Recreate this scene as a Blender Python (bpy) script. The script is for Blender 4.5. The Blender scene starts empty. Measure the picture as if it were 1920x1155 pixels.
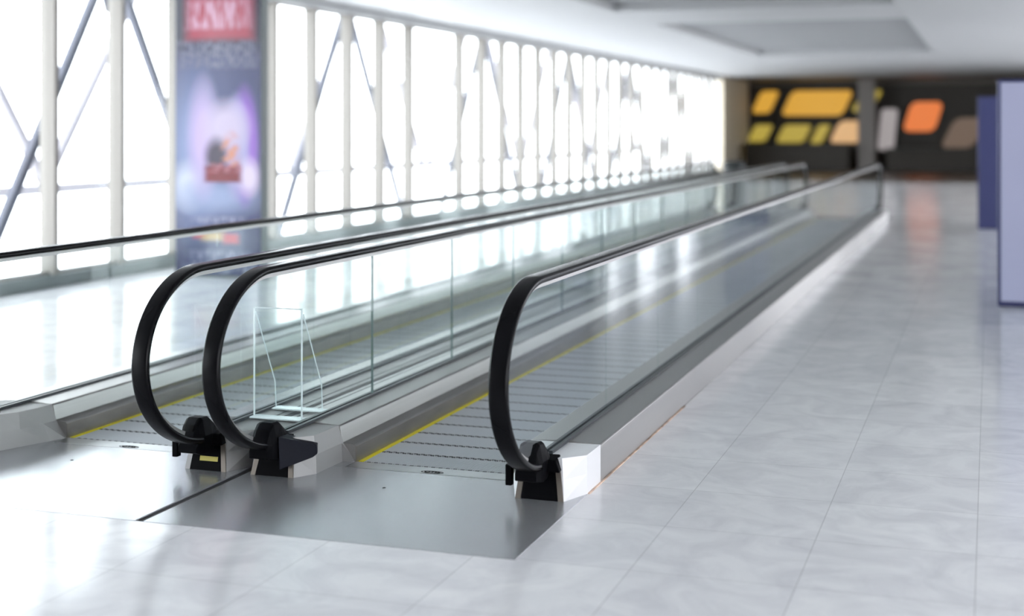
import bpy, bmesh, math, random
from mathutils import Vector
random.seed(4)
scene = bpy.context.scene
COL = scene.collection

# ------------------------------------------------------------------ camera
F_PX = 2655.0
YAW = math.atan((1857 - 960) / F_PX)
cam_d = bpy.data.cameras.new('camera')
cam_d.sensor_width = 36.0
cam_d.lens = 36.0 * F_PX / 1920
cam_d.shift_y = -(577.5 - 238.0) / 1920
cam_d.clip_end = 300
cam_d.dof.use_dof = True
cam_d.dof.focus_distance = 6.6
cam_d.dof.aperture_fstop = 1.0
cam = bpy.data.objects.new('camera', cam_d)
COL.objects.link(cam)
cam.location = (0, 0, 1.62)
cam.rotation_euler = (math.radians(90), 0, YAW)
scene.camera = cam

# ------------------------------------------------------------------ sky, exposure
w = bpy.data.worlds.new('sky'); scene.world = w; w.use_nodes = True
bg = w.node_tree.nodes['Background']
bg.inputs[0].default_value = (0.93, 0.95, 1.0, 1)
bg.inputs[1].default_value = 6.2
scene.cycles.transparent_max_bounces = 40
scene.view_settings.view_transform = 'Standard'
scene.view_settings.look = 'None'
scene.view_settings.exposure = 0.32
scene.view_settings.gamma = 1.0
scene.view_settings.use_curve_mapping = False

# ------------------------------------------------------------------ materials
def mat(name, col, rough=0.5, metal=0.0, emit=None, es=0.0, noise=0.0, nscale=(5, 5, 5), bump=0.0, spec=0.5):
    m = bpy.data.materials.new(name); m.use_nodes = True
    nt = m.node_tree; p = nt.nodes['Principled BSDF']
    p.inputs['Base Color'].default_value = (*col, 1)
    p.inputs['Roughness'].default_value = rough
    p.inputs['Metallic'].default_value = metal
    p.inputs['Specular IOR Level'].default_value = spec
    if emit:
        p.inputs['Emission Color'].default_value = (*emit, 1)
        p.inputs['Emission Strength'].default_value = es
    if noise or bump:
        tc = nt.nodes.new('ShaderNodeTexCoord'); mp = nt.nodes.new('ShaderNodeMapping')
        nt.links.new(tc.outputs['Object'], mp.inputs[0]); mp.inputs['Scale'].default_value = nscale
        n = nt.nodes.new('ShaderNodeTexNoise'); n.inputs['Scale'].default_value = 1; n.inputs['Detail'].default_value = 6
        nt.links.new(mp.outputs[0], n.inputs['Vector'])
        if noise:
            r = nt.nodes.new('ShaderNodeMapRange')
            r.inputs['From Min'].default_value = 0.3; r.inputs['From Max'].default_value = 0.7
            r.inputs['To Min'].default_value = 1 - noise; r.inputs['To Max'].default_value = 1 + noise
            nt.links.new(n.outputs['Fac'], r.inputs['Value'])
            mx = nt.nodes.new('ShaderNodeMix'); mx.data_type = 'RGBA'; mx.blend_type = 'MULTIPLY'
            mx.inputs['Factor'].default_value = 1; mx.inputs['A'].default_value = (*col, 1)
            nt.links.new(r.outputs[0], mx.inputs['B']); nt.links.new(mx.outputs['Result'], p.inputs['Base Color'])
            r2 = nt.nodes.new('ShaderNodeMapRange')
            r2.inputs['To Min'].default_value = rough * 0.8; r2.inputs['To Max'].default_value = rough * 1.25
            nt.links.new(n.outputs['Fac'], r2.inputs['Value']); nt.links.new(r2.outputs[0], p.inputs['Roughness'])
        if bump:
            b = nt.nodes.new('ShaderNodeBump'); b.inputs['Strength'].default_value = bump; b.inputs['Distance'].default_value = 0.002
            nt.links.new(n.outputs['Fac'], b.inputs['Height']); nt.links.new(b.outputs[0], p.inputs['Normal'])
    return m

def glass(name, tint, ior=1.45, rough=0.0, gain=1.0):
    """thin pane: clear tinted transmission plus a Fresnel reflection on the outward side of each face"""
    m = bpy.data.materials.new(name); m.use_nodes = True
    nt = m.node_tree; nt.nodes.clear()
    out = nt.nodes.new('ShaderNodeOutputMaterial')
    t = nt.nodes.new('ShaderNodeBsdfTransparent'); t.inputs[0].default_value = (*tint, 1)
    g = nt.nodes.new('ShaderNodeBsdfGlossy'); g.inputs['Roughness'].default_value = rough
    g.inputs['Color'].default_value = (0.95, 0.98, 1.0, 1)
    fr = nt.nodes.new('ShaderNodeFresnel'); fr.inputs[0].default_value = ior
    ge = nt.nodes.new('ShaderNodeNewGeometry')
    inv = nt.nodes.new('ShaderNodeMath'); inv.operation = 'SUBTRACT'; inv.inputs[0].default_value = 1
    mu = nt.nodes.new('ShaderNodeMath'); mu.operation = 'MULTIPLY'; mu.use_clamp = True
    mu2 = nt.nodes.new('ShaderNodeMath'); mu2.operation = 'MULTIPLY'; mu2.inputs[1].default_value = gain; mu2.use_clamp = True
    mix = nt.nodes.new('ShaderNodeMixShader')
    L = nt.links.new
    L(ge.outputs['Backfacing'], inv.inputs[1]); L(fr.outputs[0], mu.inputs[0]); L(inv.outputs[0], mu.inputs[1])
    L(mu.outputs[0], mu2.inputs[0]); L(mu2.outputs[0], mix.inputs[0]); L(t.outputs[0], mix.inputs[1]); L(g.outputs[0], mix.inputs[2])
    L(mix.outputs[0], out.inputs[0])
    return m

M = {}
M['steel'] = mat('brushed_steel', (0.42, 0.41, 0.40), 0.38, 1.0, noise=0.05, nscale=(60, 1.2, 60))
M['steel_plate'] = mat('steel_floor_plate', (0.50, 0.51, 0.53), 0.24, 0.65)
M['skirt'] = mat('skirt_steel', (0.40, 0.37, 0.34), 0.32, 1.0, noise=0.14, nscale=(30, 3, 14))
M['bright_end'] = mat('bright_steel_end', (0.76, 0.76, 0.77), 0.45, 0.0)
M['comb'] = mat('comb_plate_metal', (0.56, 0.57, 0.58), 0.32, 1.0, noise=0.05, nscale=(3, 40, 3))
M['pallet'] = mat('pallet_aluminium', (0.72, 0.74, 0.77), 0.45, 0.2)
M['gap'] = mat('dark_gap', (0.02, 0.02, 0.022), 0.7)
M['yellow'] = mat('yellow_paint', (0.92, 0.80, 0.02), 0.45, noise=0.06, nscale=(40, 14, 4))
M['rubber'] = mat('black_rubber', (0.004, 0.004, 0.005), 0.25, spec=0.10)
M['plastic'] = mat('black_plastic', (0.003, 0.003, 0.004), 0.5, spec=0.04)
M['wedge'] = mat('dark_blue_grey_plastic', (0.008, 0.009, 0.015), 0.5, spec=0.12)
M['sticker'] = mat('yellow_sticker', (0.55, 0.47, 0.10), 0.5)
M['balustrade_glass'] = glass('balustrade_glass', (0.965, 0.985, 0.98), 1.40)
M['window_glass'] = glass('window_glass', (0.97, 0.99, 0.99), 1.3)
M['acrylic'] = glass('clear_acrylic', (0.975, 0.99, 0.99), 1.25)
M['acrylic_edge'] = mat('frosted_acrylic_edge', (0.80, 0.86, 0.87), 0.25)
M['glass_seam'] = mat('green_glass_edge', (0.12, 0.18, 0.17), 0.3)
M['satin_end'] = mat('satin_steel_end', (0.36, 0.355, 0.35), 0.6, 0.6)
M['gasket'] = mat('dark_gasket', (0.03, 0.035, 0.04), 0.4)
M['mullion'] = mat('mullion_paint', (0.21, 0.195, 0.175), 0.5)
M['sill'] = mat('sill_grey_green', (0.16, 0.18, 0.18), 0.45)
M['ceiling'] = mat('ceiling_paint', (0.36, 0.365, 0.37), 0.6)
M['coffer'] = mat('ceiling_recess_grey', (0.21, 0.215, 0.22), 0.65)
M['truss'] = mat('truss_blue_grey', (0.07, 0.075, 0.10), 0.6)
M['truss_pale'] = mat('truss_pale', (0.22, 0.21, 0.23), 0.6)
M['white_wall'] = mat('white_wall', (0.72, 0.72, 0.74), 0.5)
M['cream_wall'] = mat('cream_wall', (0.70, 0.63, 0.50), 0.6)
M['shop_dark'] = mat('shop_dark_brown', (0.022, 0.016, 0.009), 0.5)
M['fascia'] = mat('fascia_taupe', (0.10, 0.085, 0.07), 0.5)
M['column'] = mat('column_taupe', (0.20, 0.18, 0.165), 0.5)
M['amber'] = mat('amber_light_box', (0.12, 0.07, 0.01), 0.4, emit=(1.0, 0.52, 0.06), es=0.52)
M['olive'] = mat('yellow_green_light_box', (0.08, 0.07, 0.02), 0.4, emit=(0.85, 0.64, 0.10), es=0.40)
M['peach'] = mat('peach_light_box', (0.1, 0.08, 0.06), 0.4, emit=(1.0, 0.60, 0.28), es=0.55)
M['orange'] = mat('orange_lit_disc', (0.1, 0.04, 0.01), 0.4, emit=(1.0, 0.25, 0.06), es=0.6)
M['pale_lit'] = mat('pale_lit_board', (0.12, 0.12, 0.12), 0.4, emit=(0.75, 0.68, 0.68), es=0.35)
M['brown_lit'] = mat('brown_lit_disc', (0.05, 0.04, 0.03), 0.4, emit=(0.42, 0.28, 0.2), es=0.25)
M['lavender'] = mat('lavender_lit_face', (0.32, 0.33, 0.46), 0.35, emit=(0.55, 0.57, 0.80), es=0.15)
M['navy'] = mat('navy_face', (0.03, 0.035, 0.11), 0.4, emit=(0.12, 0.12, 0.40), es=0.03)
M['carpet'] = mat('dark_brown_floor', (0.075, 0.06, 0.05), 0.35)
M['strip'] = mat('bronze_grey_strip', (0.20, 0.175, 0.15), 0.45, 0.7)
M['bin'] = mat('dark_bin', (0.02, 0.025, 0.025), 0.5)

# marble floor tiles
def floor_mat():
    m = bpy.data.materials.new('marble_floor_tiles'); m.use_nodes = True
    nt = m.node_tree; p = nt.nodes['Principled BSDF']; L = nt.links.new
    tc = nt.nodes.new('ShaderNodeTexCoord')
    mp = nt.nodes.new('ShaderNodeMapping'); L(tc.outputs['Object'], mp.inputs[0])
    mp.inputs['Location'].default_value = (0.05, 0.36, 0)
    br = nt.nodes.new('ShaderNodeTexBrick'); L(mp.outputs[0], br.inputs['Vector'])
    br.offset = 0.0; br.inputs['Scale'].default_value = 1
    br.inputs['Brick Width'].default_value = 0.60; br.inputs['Row Height'].default_value = 0.60
    br.inputs['Mortar Size'].default_value = 0.0025; br.inputs['Mortar Smooth'].default_value = 0.3
    br.inputs['Color1'].default_value = (0.90, 0.90, 0.90, 1); br.inputs['Color2'].default_value = (0.82, 0.82, 0.83, 1)
    br.inputs['Mortar'].default_value = (0.62, 0.62, 0.63, 1)
    n = nt.nodes.new('ShaderNodeTexNoise'); n.inputs['Scale'].default_value = 3.2; n.inputs['Detail'].default_value = 9
    n.inputs['Distortion'].default_value = 1.3; n.inputs['Roughness'].default_value = 0.62
    L(tc.outputs['Object'], n.inputs['Vector'])
    cr = nt.nodes.new('ShaderNodeValToRGB'); L(n.outputs['Fac'], cr.inputs[0])
    cr.color_ramp.elements[0].position = 0.34; cr.color_ramp.elements[0].color = (0.84, 0.84, 0.86, 1)
    cr.color_ramp.elements[1].position = 0.62; cr.color_ramp.elements[1].color = (1, 1, 1, 1)
    mx = nt.nodes.new('ShaderNodeMix'); mx.data_type = 'RGBA'; mx.blend_type = 'MULTIPLY'; mx.inputs['Factor'].default_value = 1
    L(br.outputs['Color'], mx.inputs['A']); L(cr.outputs[0], mx.inputs['B'])
    L(mx.outputs['Result'], p.inputs['Base Color'])
    p.inputs['Roughness'].default_value = 0.13
    p.inputs['Specular IOR Level'].default_value = 0.55
    n2 = nt.nodes.new('ShaderNodeTexNoise'); n2.inputs['Scale'].default_value = 1.6; n2.inputs['Detail'].default_value = 3
    L(tc.outputs['Object'], n2.inputs['Vector'])
    r = nt.nodes.new('ShaderNodeMapRange'); r.inputs['To Min'].default_value = 0.07; r.inputs['To Max'].default_value = 0.22
    L(n2.outputs['Fac'], r.inputs['Value']); L(r.outputs[0], p.inputs['Roughness'])
    return m
M['floor'] = floor_mat()

# ------------------------------------------------------------------ helpers
class MB:
    def __init__(s): s.v = []; s.f = []
    def box(s, x0, x1, y0, y1, z0, z1):
        b = len(s.v)
        s.v += [(x, y, z) for x in (x0, x1) for y in (y0, y1) for z in (z0, z1)]
        for q in ((0, 1, 3, 2), (4, 6, 7, 5), (0, 4, 5, 1), (2, 3, 7, 6), (0, 2, 6, 4), (1, 5, 7, 3)):
            s.f.append(tuple(b + i for i in q))
        return s
    def loft(s, rings, cap=True):
        b = len(s.v); n = len(rings[0])
        for r in rings: s.v += [tuple(p) for p in r]
        for i in range(len(rings) - 1):
            for j in range(n):
                k = (j + 1) % n
                s.f.append((b + i * n + j, b + i * n + k, b + (i + 1) * n + k, b + (i + 1) * n + j))
        if cap:
            s.f.append(tuple(b + j for j in range(n))); s.f.append(tuple(b + (len(rings) - 1) * n + j for j in range(n)))
        return s
    def bar(s, a, c, wx, wy):
        a = Vector(a); c = Vector(c); t = (c - a).normalized()
        u = Vector((1, 0, 0)) if abs(t.x) < 0.9 else Vector((0, 1, 0))
        v = t.cross(u).normalized(); u = v.cross(t).normalized()
        return s.loft([[p + u * i * wx + v * j * wy for i, j in ((-.5, -.5), (.5, -.5), (.5, .5), (-.5, .5))] for p in (a, c)])
    def build(s, name, m, parent=None, bevel=0.0, smooth=False, tf=None, seg=2):
        me = bpy.data.meshes.new(name)
        vs = [tf(*p) for p in s.v] if tf else s.v
        me.from_pydata([tuple(p) for p in vs], [], s.f)
        bm = bmesh.new(); bm.from_mesh(me)
        bmesh.ops.recalc_face_normals(bm, faces=bm.faces); bm.to_mesh(me); bm.free()
        if smooth:
            for p in me.polygons: p.use_smooth = True
        me.materials.append(m)
        o = bpy.data.objects.new(name, me); COL.objects.link(o)
        if parent: o.parent = parent
        if bevel:
            md = o.modifiers.new('bevel', 'BEVEL'); md.width = bevel; md.segments = seg; md.limit_method = 'ANGLE'
            md.angle_limit = math.radians(35)
        return o

def empty(name, loc=(0, 0, 0)):
    o = bpy.data.objects.new(name, None); COL.objects.link(o); o.location = loc; o.empty_display_size = 0.2
    return o
def tag(o, label=None, cat=None, group=None, kind=None):
    if label: o['label'] = label
    if cat: o['category'] = cat
    if group: o['group'] = group
    if kind: o['kind'] = kind
    return o
def rel(parent):   # children built in world coordinates under a moved Empty
    l = Vector(parent.location)
    return lambda x, y, z: (x - l.x, y - l.y, z - l.z)

# ------------------------------------------------------------------ room shell
CZ = 3.4
XW = -9.0
PX0, PX1, PY0, PY1 = -4.976, -1.684, 5.02, 26.28      # pit of the two walkways
S = 31.3                                              # near end y + far end y
fl = MB()
fl.box(-9.3, PX0, -4, 60, -0.3, 0); fl.box(PX1, 6.0, -4, 60, -0.3, 0)
fl.box(PX0, PX1, -4, PY0, -0.3, 0); fl.box(PX0, PX1, PY1, 60, -0.3, 0)
fl.box(PX0, PX1, PY0, PY1, -0.3, -0.12)
tag(fl.build('floor', M['floor']), kind='structure')

tag(MB().box(-8.9, 5.0, 43, 55, 0.0, 0.004).build('floor', M['carpet']), kind='structure')
ce = MB()
cox0, cox1 = -5.5, -1.3
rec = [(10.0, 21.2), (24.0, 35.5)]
ce.box(-9.3, cox0, -4, 60, CZ, CZ + .3); ce.box(cox1, 6.0, -4, 60, CZ, CZ + .3)
ys = [-4] + [v for r in rec for v in r] + [60]
for i in range(0, len(ys), 2): ce.box(cox0, cox1, ys[i], ys[i + 1], CZ, CZ + .3)
tag(ce.build('ceiling', M['ceiling']), kind='structure')
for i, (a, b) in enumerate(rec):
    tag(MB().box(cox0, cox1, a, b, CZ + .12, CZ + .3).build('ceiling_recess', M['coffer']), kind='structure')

# window wall on the left
tag(MB().box(XW - .10, XW + .06, -4, 49.4, 0, 0.13).build('baseboard_left', M['sill'], bevel=.01), kind='structure')
tag(MB().box(XW - .12, XW + .12, -4, 49.4, 3.28, CZ).build('trim_1', M['ceiling']), kind='structure')
pitch = 1.165
n_w = 0
y = 13.24 - pitch * 15
while y < 48.5:
    y1 = y + pitch
    wide = 21.3 < y < 22.0
    if wide: y1 = y + 2 * pitch
    n_w += 1
    win = tag(empty('window_%d' % n_w, (XW, y, 0.13)), kind='structure'); t = rel(win)
    MB().box(XW - .11, XW + .07, y - .035, y + .035, 0.13, 3.28).build('mullion', M['mullion'], win, tf=t)
    MB().box(XW - .045, XW - .03, y + .03, y1 - .03, 0.16, 3.25).build('pane', M['window_glass'], win, tf=t)
    fr = MB().box(XW - .06, XW + .0, y + .03, y1 - .03, 0.13, 0.16); fr.box(XW - .06, XW, y + .03, y1 - .03, 3.25, 3.28)
    fr.build('window_frame', M['mullion'], win, tf=t)
    y = y1
YE = y
# cream end of the window wall, right wall with openings, back wall
tag(MB().box(XW - .12, XW + .12, YE, 55, 0, CZ).build('wall_left', M['cream_wall']), kind='structure')
XR = 5.0
k = 0
open_y = [(-3, 4), (5, 8), (16.5, 19.6), (20.2, 23.2), (24.5, 26.4), (27, 31.2), (33, 35), (36, 39.2), (41, 44.0)]
yy = -4
for i, (a, b) in enumerate(open_y):
    tag(MB().box(XR, XR + .3, yy, a, 0, CZ).build('wall_right', M['white_wall']), kind='structure'); yy = b
    tag(MB().box(XR, XR + .3, a, b, 3.0, CZ).build('trim_%d' % (i + 2), M['white_wall']), kind='structure')
tag(MB().box(XR, XR + .3, yy, 58, 0, CZ).build('wall_right', M['white_wall']), kind='structure')
YB = 55.0
bw = MB()
bw.box(-9.3, 5.3, YB - .04, YB + 0.2, 0, CZ)
tag(bw.build('wall_back', M['shop_dark']), kind='structure')
tag(MB().box(-9.1, 5.0, YB - .12, YB - .04, 3.22, CZ).build('trim_20', M['fascia']), kind='structure')
tag(MB().box(-9.1, 5.0, YB - 4.0, YB - .02, CZ - .03, CZ - .001).build('trim_21', M['fascia']), kind='structure')

tag(MB().box(-9.3, 5.3, -4.3, -4, 0, CZ).build('wall_front', M['column']), kind='structure')

# ------------------------------------------------------------------ the two moving walkways
def spline(pts, n=8):
    out = []
    P = [pts[0]] + list(pts) + [pts[-1]]
    for i in range(1, len(P) - 2):
        p0, p1, p2, p3 = P[i - 1], P[i], P[i + 1], P[i + 2]
        for k in range(n):
            t = k / n
            out.append(tuple(0.5 * ((2 * b) + (c - a) * t + (2 * a - 5 * b + 4 * c - d) * t * t + (-a + 3 * b - 3 * c + d) * t ** 3)
                             for a, b, c, d in zip(p0, p1, p2, p3)))
    out.append(tuple(pts[-1]))
    return out
PROF = []
for k_ in range(57):
    th = math.radians(-86 + 176 * k_ / 56)
    cy_, sz_ = math.cos(th), math.sin(th)
    PROF.append((5.805 - .50 * max(cy_, 0) ** (1.18 if th < 0 else 1.0), .57 + (.41 if th > 0 else .425) * sz_))
PROF.append((6.1, .98))
def offset(prof, d):
    out = []
    for i, p in enumerate(prof):
        a = prof[max(0, i - 1)]; b = prof[min(len(prof) - 1, i + 1)]
        ty, tz = b[0] - a[0], b[1] - a[1]; l = math.hypot(ty, tz); ty /= l; tz /= l
        out.append((p[0] + tz * d, p[1] - ty * d))    # inward = right of travel (up the front, then back)
    return out

def balustrade(root, gx, sgn, wedge=False, sticker=False, first_joint=6.985):
    """gx = x of the glass; sgn = +1 when the pallets lie towards +x"""
    l = Vector(root.location)
    def near(d, yy, z): return (gx + sgn * d - l.x, yy - l.y, z - l.z)
    def far(d, yy, z): return (gx + sgn * d - l.x, S - yy - l.y, z - l.z)
    # handrail belt
    full = PROF + [(S - a, b) for a, b in reversed(PROF)]
    def sweep(prof, sec):
        rings = []
        for i, p in enumerate(prof):
            a = prof[max(0, i - 1)]; b = prof[min(len(prof) - 1, i + 1)]
            ty, tz = b[0] - a[0], b[1] - a[1]; q = math.hypot(ty, tz); ty /= q; tz /= q
            ny, nz = tz, -ty
            rings.append([(x, p[0] - ny * n + 0, p[1] - nz * n) for x, n in sec])
        return rings
    belt = [(-.038, -.030), (-.0425, -.020), (-.041, -.008), (-.033, 0), (.033, 0), (.041, -.008), (.0425, -.020), (.038, -.030), (.026, -.032), (-.026, -.032)]
    MB().loft(sweep(full, belt)).build('handrail', M['rubber'], root, tf=near, smooth=True, bevel=.004)
    gd = [(-.016, -.030), (.016, -.030), (.016, -.052), (-.016, -.052)]
    MB().loft(sweep(full[6:-6], gd)).build('handrail_guide', M['steel'], root, tf=near)
    # glass panels
    inner = offset(PROF, .046)
    inner = [p for p in inner if p[1] > .215]
    def pane(poly, tf):
        MB().loft([[(-.006, a, b) for a, b in poly], [(.006, a, b) for a, b in poly]]).build('glass_panel', M['balustrade_glass'], root, tf=tf)
    zt = .980 - .046
    j = [first_joint]
    while j[-1] + 1.19 < S - first_joint - .3: j.append(j[-1] + 1.19)
    endpoly = [(5.97, .172)] + inner + [(first_joint - .003, zt), (first_joint - .003, .172)]
    pane(endpoly, near)
    lastj = j[-1]
    endpoly2 = [(5.97, .172)] + inner + [(S - lastj - .003, zt), (S - lastj - .003, .172)]
    for a, b in zip(j[:-1], j[1:]):
        pane([(a + .003, .172), (a + .003, zt), (b - .003, zt), (b - .003, .172)], near)
    pane(endpoly2, far)
    if -3.3 < gx < -3:
        for q in j: MB().box(-.0065, .0065, q - .0012, q + .0012, .172, zt).build('glass_joint', M['glass_seam'], root, tf=near)
    # base cladding
    sec = [(.248, 0), (.248, .078), (.240, .084), (.181, .090), (.166, .166), (.156, .172), (.03, .180), (-.03, .180), (-.165, .172), (-.171, .166), (-.171, 0)]
    MB().loft([[(d, yy, z) for d, z in sec] for yy in (6.243, S - 6.243)]).build('base_cladding', M['steel'], root, tf=near, bevel=.002)
    MB().box(.249, .254, 6.240, S - 6.240, -.02, .077).build('skirt_panel', M['skirt'], root, tf=near)
    g = MB().box(.007, .024, 5.98, S - 5.98, .176, .190); g.box(-.024, -.007, 5.98, S - 5.98, .176, .190)
    g.build('glass_gasket', M['gasket'], root, tf=near)
    if -4 < gx < -3:
      g = MB().box(-.120, -.116, 6.3, S - 6.3, .172, .1762); g.box(-.160, -.156, 6.3, S - 6.3, .1705, .1735)
      g.build('deck_groove', M['gasket'], root, tf=near)
    for tf in (near, far):
        if wedge:
            inn = ([(.248, 6.245, 0), (.248, 6.236, 0), (.184, 6.228, 0), (.177, 5.965, 0)], [(.183, 6.245, .089), (.183, 6.236, .089), (.181, 6.228, .09), (.173, 5.968, .09)],
                   [(.158, 6.245, .171), (.158, 6.236, .171), (.158, 6.228, .172), (.154, 5.985, .175)])
        else:
            inn = ([(.248, 6.245, 0), (.248, 6.236, 0), (.216, 6.148, 0), (.158, 5.99, 0)], [(.183, 6.245, .089), (.183, 6.236, .089), (.181, 6.14, .09), (.150, 5.995, .09)],
                   [(.158, 6.245, .171), (.158, 6.236, .171), (.156, 6.13, .172), (.140, 6.00, .175)])
        bot = inn[0] + [(.112, 5.862, 0), (-.111, 5.862, 0), (-.171, 6.02, 0), (-.171, 6.245, 0)]
        mid = inn[1] + [(.104, 5.884, .09), (-.101, 5.884, .09), (-.171, 6.021, .09), (-.171, 6.245, .09)]
        top = inn[2] + [(.095, 5.905, .178), (-.090, 5.905, .178), (-.169, 6.022, .172), (-.171, 6.245, .172)]
        MB().loft([bot, mid, top]).build('end_cladding', M['bright_end'] if gx > -2 else M['satin_end'], root, tf=tf)  # rightmost end: bright reflection on the steel put into a pale base colour
        # newel: front cover, two metal strips, entry boot
        def fp(d, z, o=0): return (d, 5.862 + .043 * z / .178 - o, z)
        nw = MB().loft([[fp(d, z, .004) for d, z in ((-.084, .001), (.084, .001), (.070, .150), (-.062, .150))],
                        [fp(d, z, -.01) for d, z in ((-.084, .001), (.084, .001), (.070, .150), (-.062, .150))]]).build('newel', M['plastic'], root, tf=tf)
        for d0, d1, e0, e1 in ((-.110, -.086, -.086, -.064),) if sticker else ((.086, .110, .072, .095), (-.110, -.086, -.086, -.064)):
            MB().loft([[fp(d, z, .006) for d, z in ((d0, .001), (d1, .001), (e1, .135), (e0, .135))],
                       [fp(d, z, -.01) for d, z in ((d0, .001), (d1, .001), (e1, .135), (e0, .135))]]).build('trim_strip', M['strip'], nw, tf=tf)
        bo = .022 if sgn < 0 else .0
        def ring(yy, hb, ht, z0, z1):
            m_ = (z0 + z1) / 2
            hb += .002; ht -= .004
            return [(a + bo, b, c) for a, b, c in ((-hb, yy, z0), (hb, yy, z0), (hb, yy, m_), (ht, yy, z1 - .01), (ht * .7, yy, z1), (-ht * .7, yy, z1), (-ht, yy, z1 - .01), (-hb, yy, m_))]
        MB().loft([ring(5.735, .046, .040, .110, .165), ring(5.765, .052, .045, .10, .235), ring(5.80, .056, .048, .095, .262), ring(5.86, .058, .048, .10, .258),
                   ring(5.91, .054, .044, .13, .225), ring(5.95, .045, .032, .15, .190)]).build('entry_boot', M['plastic'], nw, tf=tf, bevel=.002)
        wg = MB().loft([[(-.098, 5.845, .128), (.098, 5.845, .128), (.092, 5.90, .128), (-.090, 5.90, .128)],
                        [(-.070, 5.87, .175), (.070, 5.87, .175), (.070, 5.95, .185), (-.070, 5.95, .185)]])
        wg.build('boot_collar', M['plastic'], nw, tf=tf, bevel=.004)
        if not wedge:
            MB().loft([[(x, 5.79 + q, z) for x, q in ((.098, -.018), (.126, -.018), (.130, .0), (.126, .018), (.098, .018))] for z in (.075, .165)]).build('safety_switch', M['plastic'], nw, tf=tf, bevel=.004)
        if wedge:
            MB().loft([[(.066, 5.810, .046), (.060, 5.810, .196), (.172, 5.935, .150), (.186, 5.952, .138), (.187, 5.955, .098), (.172, 5.938, .084)],
                       [(.040, 5.90, .046), (.040, 5.90, .196), (.130, 6.02, .150), (.150, 6.04, .138), (.150, 6.04, .098), (.130, 6.02, .084)]]
                      ).build('side_guard', M['wedge'], nw, tf=tf, bevel=.004)
        if sticker:
            MB().loft([[fp(d, z, .006) for d, z in ((-.060, .045), (.035, .045), (.035, .066), (-.060, .066))],
                       [fp(d, z, .001) for d, z in ((-.060, .045), (.035, .045), (.035, .066), (-.060, .066))]]).build('warning_sticker', M['sticker'], nw, tf=tf)

def pallet_mesh(hw, ln):
    b = MB(); n = 80; p = 2 * hw / n
    b.box(-hw, hw, -ln / 2 + .004, ln / 2 - .004, -.030, -.009)
    for i in range(n):
        x = -hw + p * i
        e = .006 if i % 4 < 2 else -.006
        b.box(x + p * .25, x + p * .75, -ln / 2 + .010 - e, ln / 2 - .010 - e, -.0095, -.001)
    b.box(-hw, hw, -ln / 2 + .0002, -ln / 2 + .015, -.0095, -.0022)      # dark strip paints in the shaded gap between two pallets
    b.box(-hw, hw, ln / 2 - .015, ln / 2 - .0002, -.0095, -.0022)
    return b

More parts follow.
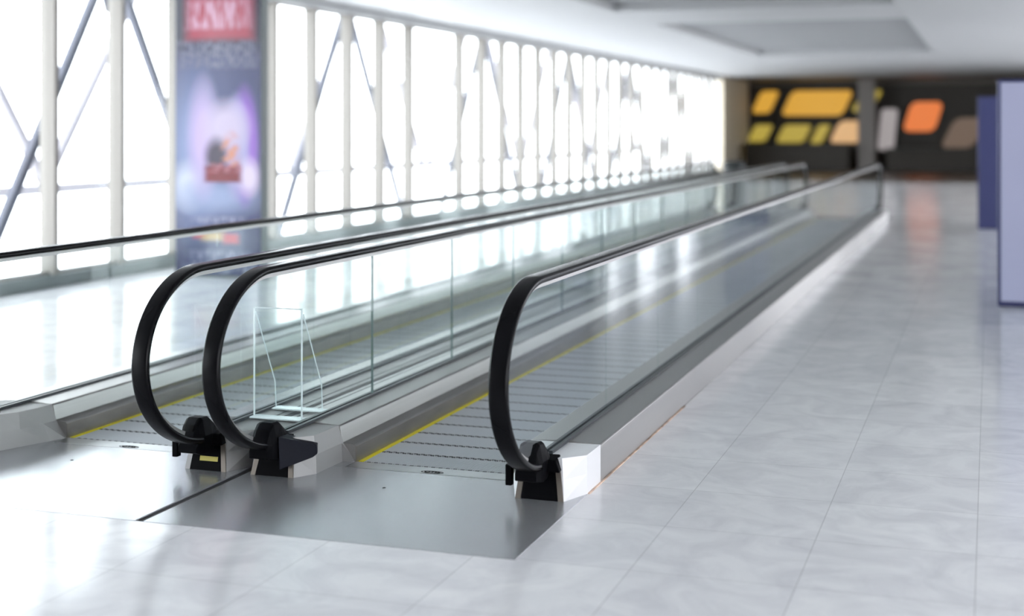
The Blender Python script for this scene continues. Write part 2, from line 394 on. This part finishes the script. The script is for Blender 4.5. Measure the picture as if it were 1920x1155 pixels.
def walkway(cx, xa, xb, label, left, right):
    root = tag(empty('moving_walkway', (cx, PY0, 0)), label, 'moving walkway'); t = rel(root)
    for kw in (left, right): balustrade(root, **kw)
    # pallets
    y0, y1 = 6.262, S - 6.262; ln = .2335; n = int((y1 - y0) / ln); ln = (y1 - y0) / n
    first = pallet_mesh(.372, ln).build('pallet', M['pallet'], root)
    first.data.materials.append(M['gap'])
    for p_ in first.data.polygons:
        if p_.index >= len(first.data.polygons) - 12: p_.material_index = 1
    for i in range(n):
        o = first if i == 0 else first.copy()
        if i: COL.objects.link(o); o.parent = root
        o.location = (0, y0 + ln * (i + .5) - PY0, 0)
    MB().box(cx - .376, cx + .376, y0, y1, -.06, -.031).build('pallet_bed', M['gap'], root, tf=t)
    for s_ in (-1, 1):
        a, b = sorted((cx + s_ * .3745, cx + s_ * .3945))
        MB().box(a, b, y0, y1, -.03, .002).build('yellow_edge_line', M['yellow'], root, tf=t)
    # landing plates and combs at both ends
    for tf in (t, lambda x, y_, z: (x - cx, S - y_ - PY0, z)):
        MB().box(xa, xb, PY0, 6.13, -.11, .002).build('landing_plate', M['steel_plate'], root, tf=tf, bevel=.001)
        cb = MB().box(cx - .40, cx + .40, 6.133, 6.245, -.11, .003)
        for i in range(40):
            x = cx - .372 + .0186 * i
            cb.loft([[(x, 6.245, .003), (x + .008, 6.245, .003), (x + .008, 6.245, -.008), (x, 6.245, -.008)],
                     [(x + .002, 6.268, -.004), (x + .006, 6.268, -.004), (x + .006, 6.268, -.008), (x + .002, 6.268, -.008)]])
        cb.build('comb_plate', M['comb'], root, tf=tf)
        MB().box(xa, cx - .405, 6.133, 6.3, -.11, .0015).box(cx + .405, xb, 6.133, 6.3, -.11, .0015).build('plate_filler', M['steel_plate'], root, tf=tf)
        MB().box(xa, xb, 6.13, 6.133, -.02, .0005).build('plate_seam', M['gap'], root, tf=tf)
        hole = MB(); hx, hy = cx - .07, 5.83
        hole.loft([[(hx + .008 * math.cos(a * math.pi / 6), hy + .008 * math.sin(a * math.pi / 6), z) for a in range(12)] for z in (.0015, .0028)])
        hole.build('lifting_hole', M['gap'], root, tf=tf)
    # name badge on the comb
    lx, ly = -2.476 + (cx + 2.505), 6.163
    bd = MB(); R_, r_ = (.056, .0215), (.052, .0180); n = 40; b0 = 0
    for k_ in range(n):
        a = 2 * math.pi * k_ / n
        for (rx, ry) in (R_, r_):
            for z in (.0030, .0040): bd.v.append((lx + rx * math.cos(a), ly + ry * math.sin(a), z))
    for k_ in range(n):
        a, b = 4 * k_, 4 * ((k_ + 1) % n)
        bd.f += [(a + 1, b + 1, b + 3, a + 3), (a, a + 1, b + 1, b)[::-1], (a + 2, b + 2, b + 3, a + 3)]
    badge = bd.build('name_badge', M['gap'], root, tf=t)
    cu = bpy.data.curves.new('badge_lettering', 'FONT'); cu.body = 'OTIS'; cu.size = .036; cu.extrude = .0006; cu.offset = .0014
    cu.align_x = 'CENTER'; cu.align_y = 'CENTER'; cu.space_character = 1.05
    cu.materials.append(M['gap'])
    tmp = bpy.data.objects.new('lettering_curve', cu)
    me = bpy.data.meshes.new_from_object(tmp); bpy.data.objects.remove(tmp)
    o = bpy.data.objects.new('badge_lettering', me); COL.objects.link(o); o.parent = badge
    o.location = t(lx, ly, .0040)
    return root

w1 = walkway(-2.505, -3.295, -1.684,
    'moving walkway nearest the open marble floor, with bright yellow edge line and open landing plate', 
    dict(gx=-3.155, sgn=1, wedge=True), dict(gx=-1.855, sgn=-1))
w2 = walkway(-4.155, -4.976, -3.3345,
    'moving walkway beside the window wall, behind the nearer one, its newel carrying a yellow sticker',
    dict(gx=-4.805, sgn=1), dict(gx=-3.505, sgn=-1, sticker=True))
MB().box(-3.3335, -3.295, PY0, 26.28, -.11, -.004).build('plate_joint', M['gap'], w1, tf=rel(w1))
MB().box(-3.3335, -3.3265, 6.03, S - 6.03, .01, .16).build('deck_joint', M['gap'], w1, tf=rel(w1))

MB().box(-1.684, -1.674, 6.03, 8.1, 0, .004).build('sealant_strip', mat('rusty_sealant', (0.58, 0.43, 0.34), 0.7, noise=.5, nscale=(8, 8, 8)), w1, tf=rel(w1))

# ------------------------------------------------------------------ clear acrylic guard standing between the inner balustrades
g = tag(empty('acrylic_guard', (-3.33, 6.25, .18)), 'clear acrylic folded guard standing on the steel deck between the two inner glass balustrades', 'guard')
t = rel(g); x0, x1 = -3.462, -3.200; zb = .1805
MB().box(x0, x1, 6.247, 6.253, zb + .008, .725).build('front_sheet', M['acrylic'], g, tf=t)
MB().loft([[(x, a, b) for a, b in ((6.262, .700), (6.268, .700), (6.468, .322), (6.478, .188), (6.472, .188), (6.462, .320))] for x in (x0, x1)]).build('rear_sheet', M['acrylic'], g, tf=t)
MB().box(x0 - .01, x1 + .01, 6.215, 6.285, zb, zb + .008).build('front_foot', M['acrylic_edge'], g, tf=t, bevel=.003)
MB().box(x0 - .01, x1 + .02, 6.445, 6.515, zb, zb + .008).build('rear_foot', M['acrylic_edge'], g, tf=t, bevel=.003)
for x in (x0, x1):
    o = MB().box(x - .003, x + .003, 6.246, 6.254, zb + .008, .728).build('sheet_edge', M['acrylic_edge'], g, tf=t)
    e = MB().bar((x, 6.265, .700), (x, 6.466, .322), .004, .005); e.bar((x, 6.466, .322), (x, 6.476, .188), .004, .005)
    e.build('sheet_edge', M['acrylic_edge'], g, tf=t)
MB().box(x0, x1, 6.246, 6.254, .722, .728).build('sheet_edge', M['acrylic_edge'], g, tf=t)

# ------------------------------------------------------------------ advertising totem with a printed, lit face
def poster_mat():
    m = bpy.data.materials.new('advert_print'); m.use_nodes = True
    nt = m.node_tree; p = nt.nodes['Principled BSDF']; L = nt.links.new
    tc = nt.nodes.new('ShaderNodeTexCoord'); sp = nt.nodes.new('ShaderNodeSeparateXYZ'); L(tc.outputs['Object'], sp.inputs[0])
    def math_(op, a, b=None, clamp=False):
        n = nt.nodes.new('ShaderNodeMath'); n.operation = op; n.use_clamp = clamp
        for i, v in enumerate((a, b)):
            if v is None: continue
            if isinstance(v, (int, float)): n.inputs[i].default_value = v
            else: L(v, n.inputs[i])
        return n.outputs[0]
    X, Z = sp.outputs[0], sp.outputs[2]
    def soft(cx, cz, rx, rz, s, box=False):
        a = math_('ABSOLUTE', math_('DIVIDE', math_('SUBTRACT', X, cx), rx)); b = math_('ABSOLUTE', math_('DIVIDE', math_('SUBTRACT', Z, cz), rz))
        if box: d = math_('MAXIMUM', a, b)
        else: d = math_('SQRT', math_('ADD', math_('MULTIPLY', a, a), math_('MULTIPLY', b, b)))
        return math_('DIVIDE', math_('SUBTRACT', 1.0 + s / 2, d), s, clamp=True)
    col = None
    def layer(c, mask, base):
        mx = nt.nodes.new('ShaderNodeMix'); mx.data_type = 'RGBA'; L(mask, mx.inputs['Factor'])
        if isinstance(base, tuple): mx.inputs['A'].default_value = (*base, 1)
        else: L(base, mx.inputs['A'])
        mx.inputs['B'].default_value = (*(v * (.28 + .25 * v) for v in c), 1)
        return mx.outputs['Result']
    def texture(mask, sx, sz):
        mp = nt.nodes.new('ShaderNodeMapping'); L(tc.outputs['Object'], mp.inputs[0]); mp.inputs['Scale'].default_value = (sx, 1, sz)
        n = nt.nodes.new('ShaderNodeTexNoise'); n.inputs['Scale'].default_value = 1; n.inputs['Detail'].default_value = 2; L(mp.outputs[0], n.inputs['Vector'])
        return math_('MULTIPLY', mask, math_('MULTIPLY', math_('SUBTRACT', n.outputs['Fac'], .40), 6, clamp=True))
    # object coords: x -.52 .. .52 , z 0 .. 3.2
    c = layer((.12, .15, .34), soft(0, 1.3, .6, 1.25, .9), (.018, .02, .065))
    c = layer((.42, .50, .72), soft(-.30, 1.35, .24, .70, 1.2), c)
    c = layer((.80, .84, .95), soft(-.36, .98, .17, .22, 1.0), c)
    c = layer((.50, .58, .80), soft(.0, .86, .42, .16, 1.2), c)
    c = layer((.78, .66, .92), soft(-.18, 1.50, .16, .50, 1.0), c)
    c = layer((.50, .26, .80), soft(.32, 1.42, .16, .56, .5), c)
    c = layer((.62, .60, .85), soft(.22, 1.40, .15, .50, .5), c)
    c = layer((.80, .72, .88), soft(.10, 1.62, .24, .24, .9), c)
    c = layer((.95, .85, 1.0), soft(.38, 1.08, .11, .17, 1.0), c)
    c = layer((.10, .07, .13), soft(-.02, 1.30, .13, .18, .8), c)
    c = layer((.85, .45, .32), texture(soft(.16, 1.34, .11, .20, .6), 9, 12), c)
    c = layer((.36, .02, .04), soft(.06, 1.11, .22, .085, .3, True), c)
    c = layer((.60, .24, .30), texture(soft(.08, 1.18, .2, .05, .3, True), 14, 14), c)
    c = layer((.03, .035, .09), soft(0, 2.85, .8, .40, .5, True), c)
    c = layer((.60, .10, .17), soft(.02, 2.80, .40, .24, .35, True), c)
    c = layer((.85, .55, .68), texture(soft(.0, 2.83, .37, .15, .35, True), 16, 4), c)
    c = layer((.32, .33, .45), texture(soft(0, 2.40, .46, .14, .5, True), 26, 16), c)
    c = layer((.50, .52, .68), texture(soft(.0, .62, .30, .035, .5, True), 30, 8), c)
    c = layer((.85, .22, .26), soft(-.20, .47, .10, .05, .7, True), c)
    c = layer((.80, .62, .34), soft(-.06, .44, .13, .045, .8, True), c)
    c = layer((.80, .16, .22), soft(.16, .42, .09, .05, .6, True), c)
    c = layer((.42, .45, .62), texture(soft(.0, .24, .36, .05, .5, True), 26, 8), c)
    c = layer((.50, .53, .66), texture(soft(.05, .10, .42, .06, .5, True), 26, 8), c)
    L(c, p.inputs['Base Color']); p.inputs['Roughness'].default_value = 0.25
    L(c, p.inputs['Emission Color']); p.inputs['Emission Strength'].default_value = 0.04
    return m
tot = tag(empty('advertising_totem', (-7.88, 13.43, 0)), 'tall navy and purple advertising totem with a red headline, before the window wall', 'advertising sign')
MB().box(-.535, .535, .006, .14, 0, 3.22).build('casing', M['sill'], tot, bevel=.006)
MB().box(-.52, .52, 0, .005, .02, 3.20).build('printed_face', poster_mat(), tot)

# totems at the right edge of the concourse
o = tag(empty('lit_totem', (.60, 13.5, 0)), 'pale lavender lit totem cut off by the right edge of the picture', 'advertising sign')
MB().box(-.54, .54, .01, .20, 0, 2.05).build('casing', M['navy'], o, bevel=.01)
MB().box(-.51, .54, 0, .009, .05, 2.02).build('lit_face', M['lavender'], o)
o = tag(empty('dark_totem', (.15, 23.6, 0)), 'dark blue totem standing farther back beside the pale lavender one', 'advertising sign')
MB().box(-.34, .40, .01, .25, 0, 2.10).build('casing', M['navy'], o, bevel=.01)
MB().box(-.32, .38, 0, .009, .35, 2.05).build('lit_face', M['navy'], o)

# ------------------------------------------------------------------ steel trusses outside the windows
def truss(x, tops, half, z0, z1, th, m, label):
    r = tag(empty('window_truss', (x, tops[0], 0)), label, 'truss'); t = rel(r)
    ys_ = (tops[0] - half - 1, tops[-1] + half + 1)
    MB().box(x - th / 2, x + th / 2, ys_[0], ys_[1], z1, z1 + th).build('top_chord', m, r, tf=t)
    MB().box(x - th / 2, x + th / 2, ys_[0], ys_[1], z0 - th, z0).build('bottom_chord', m, r, tf=t)
    for yt in tops:
        for s_ in (-1, 1):
            MB().bar((x, yt + .08 * s_, z1), (x, yt + half * s_, z0), th * .8, th).build('diagonal_brace', m, r, tf=t)
        MB().loft([[(x + q, yt - .32, z1 + .02), (x + q, yt + .32, z1 + .02), (x + q, yt + .10, z1 - .55), (x + q, yt - .10, z1 - .55)] for q in (-.02, .02)]).build('gusset_plate', m, r, tf=t)
truss(-9.75, [8.1, 14.2, 20.6, 27.0, 33.2, 39.4, 45.6], 2.3, .05, 3.5, .10, M['truss'], 'dark blue-grey steel zigzag truss just outside the window wall')
truss(-11.2, [5.6, 12.0, 17.8, 24.4, 30.6, 37.0, 43.2], 2.9, .9, 4.6, .12, M['truss_pale'], 'paler steel zigzag truss standing farther out behind the dark one')

# ------------------------------------------------------------------ shop at the far end
def sign(name, x0, x1, z0, z1, m, label, slant=.0, yy=54.75, group='lit sign boards on the far shop front'):
    cx_ = (x0 + x1) / 2
    r = tag(empty(name, (cx_, yy, z0)), label, 'lit sign', group); t = rel(r)
    n = 6; rr = min(x1 - x0, z1 - z0) * .22
    def outline(g):
        pts = []
        for qx, qz, a0 in ((x1 - rr, z1 - rr, 0), (x0 + rr, z1 - rr, 90), (x0 + rr, z0 + rr, 180), (x1 - rr, z0 + rr, 270)):
            for k_ in range(n):
                a = math.radians(a0 + 90 * k_ / (n - 1))
                px, pz = qx + (rr + g) * math.cos(a), qz + (rr + g) * math.sin(a)
                pts.append((px + slant * (pz - (z0 + z1) / 2), pz))
        return pts
    MB().loft([[(a, q, b) for a, b in outline(.05)] for q in (yy + .01, YB - .04)]).build('sign_casing', M['shop_dark'], r, tf=t)
    MB().loft([[(a, q, b) for a, b in outline(0)] for q in (yy, yy + .02)]).build('lit_face', m, r, tf=t)

sign('sign_board', -8.55, -7.85, 2.15, 3.0, M['amber'], 'small amber lit board, leftmost in the upper row of the far shop', .45)
sign('sign_board', -7.40, -5.1, 2.05, 3.0, M['amber'], 'long amber lit board in the upper row of the far shop', .45)
sign('sign_board', -4.75, -4.05, 2.2, 3.0, M['olive'], 'dim yellow lit board ending the upper row by the taupe column', .6)
sign('sign_board', -8.75, -8.05, 1.05, 1.70, M['olive'], 'small yellow-green lit board, leftmost in the lower row', .5)
sign('sign_board', -7.65, -6.6, 1.02, 1.70, M['olive'], 'yellow-green lit board, second in the lower row of the far shop', .5)
sign('sign_board', -6.35, -5.9, 1.0, 1.70, M['olive'], 'narrow yellow lit board before the peach one in the lower row', .5)
sign('sign_board', -5.6, -4.45, 1.02, 1.85, M['peach'], 'peach lit board at the right end of the lower row', .5)
sign('sign_board', -3.95, -3.35, .75, 2.3, M['pale_lit'], 'tall pale lit board between the taupe column and the orange sign', .1)
sign('sign_board', -2.95, -1.8, 1.45, 2.55, M['orange'], 'glowing orange sign right of the taupe column', .3)
sign('sign_board', -1.5, -.35, .85, 1.95, M['brown_lit'], 'dim brown sign, rightmost, just right of the orange one', .5)
tag(MB().box(-4.62, -4.02, 53.4, 54.0, 0, 3.4).build('column', M['column']), 'taupe square column in front of the far shop', 'column')
c_ = tag(empty('shop_counter', (-6.6, 53.2, 0)), 'long dark counter below the lit boards of the far shop', 'counter')
MB().box(-2.1, 1.7, -.3, .3, 0, .95).build('counter_body', M['shop_dark'], c_, bevel=.01)
MB().box(-2.2, 1.8, -.36, .36, .95, 1.0).build('counter_top', M['bin'], c_, bevel=.01)
c_ = tag(empty('display_cabinet', (-1.4, 53.8, 0)), 'low dark display cabinet under the orange and brown signs', 'cabinet')
MB().box(-2.2, 3.2, -.3, .3, 0, .8).build('cabinet_body', M['shop_dark'], c_, bevel=.01)
MB().box(-2.25, 3.25, -.34, .34, .8, .84).build('cabinet_top', M['bin'], c_)

# bin beyond the far end of the walkways
b = tag(empty('litter_bin', (-4.75, 27.6, 0)), 'black litter bin standing beyond the far end of the walkways', 'bin')
def circ(r, z, n=24): return [(r * math.cos(2 * math.pi * i / n), r * math.sin(2 * math.pi * i / n), z) for i in range(n)]
MB().loft([circ(.20, 0), circ(.21, .02), circ(.22, .80), circ(.20, .84)]).build('bin_body', M['bin'], b)
MB().loft([circ(.23, .84), circ(.23, .88), circ(.16, .96)]).build('bin_lid', M['bin'], b)
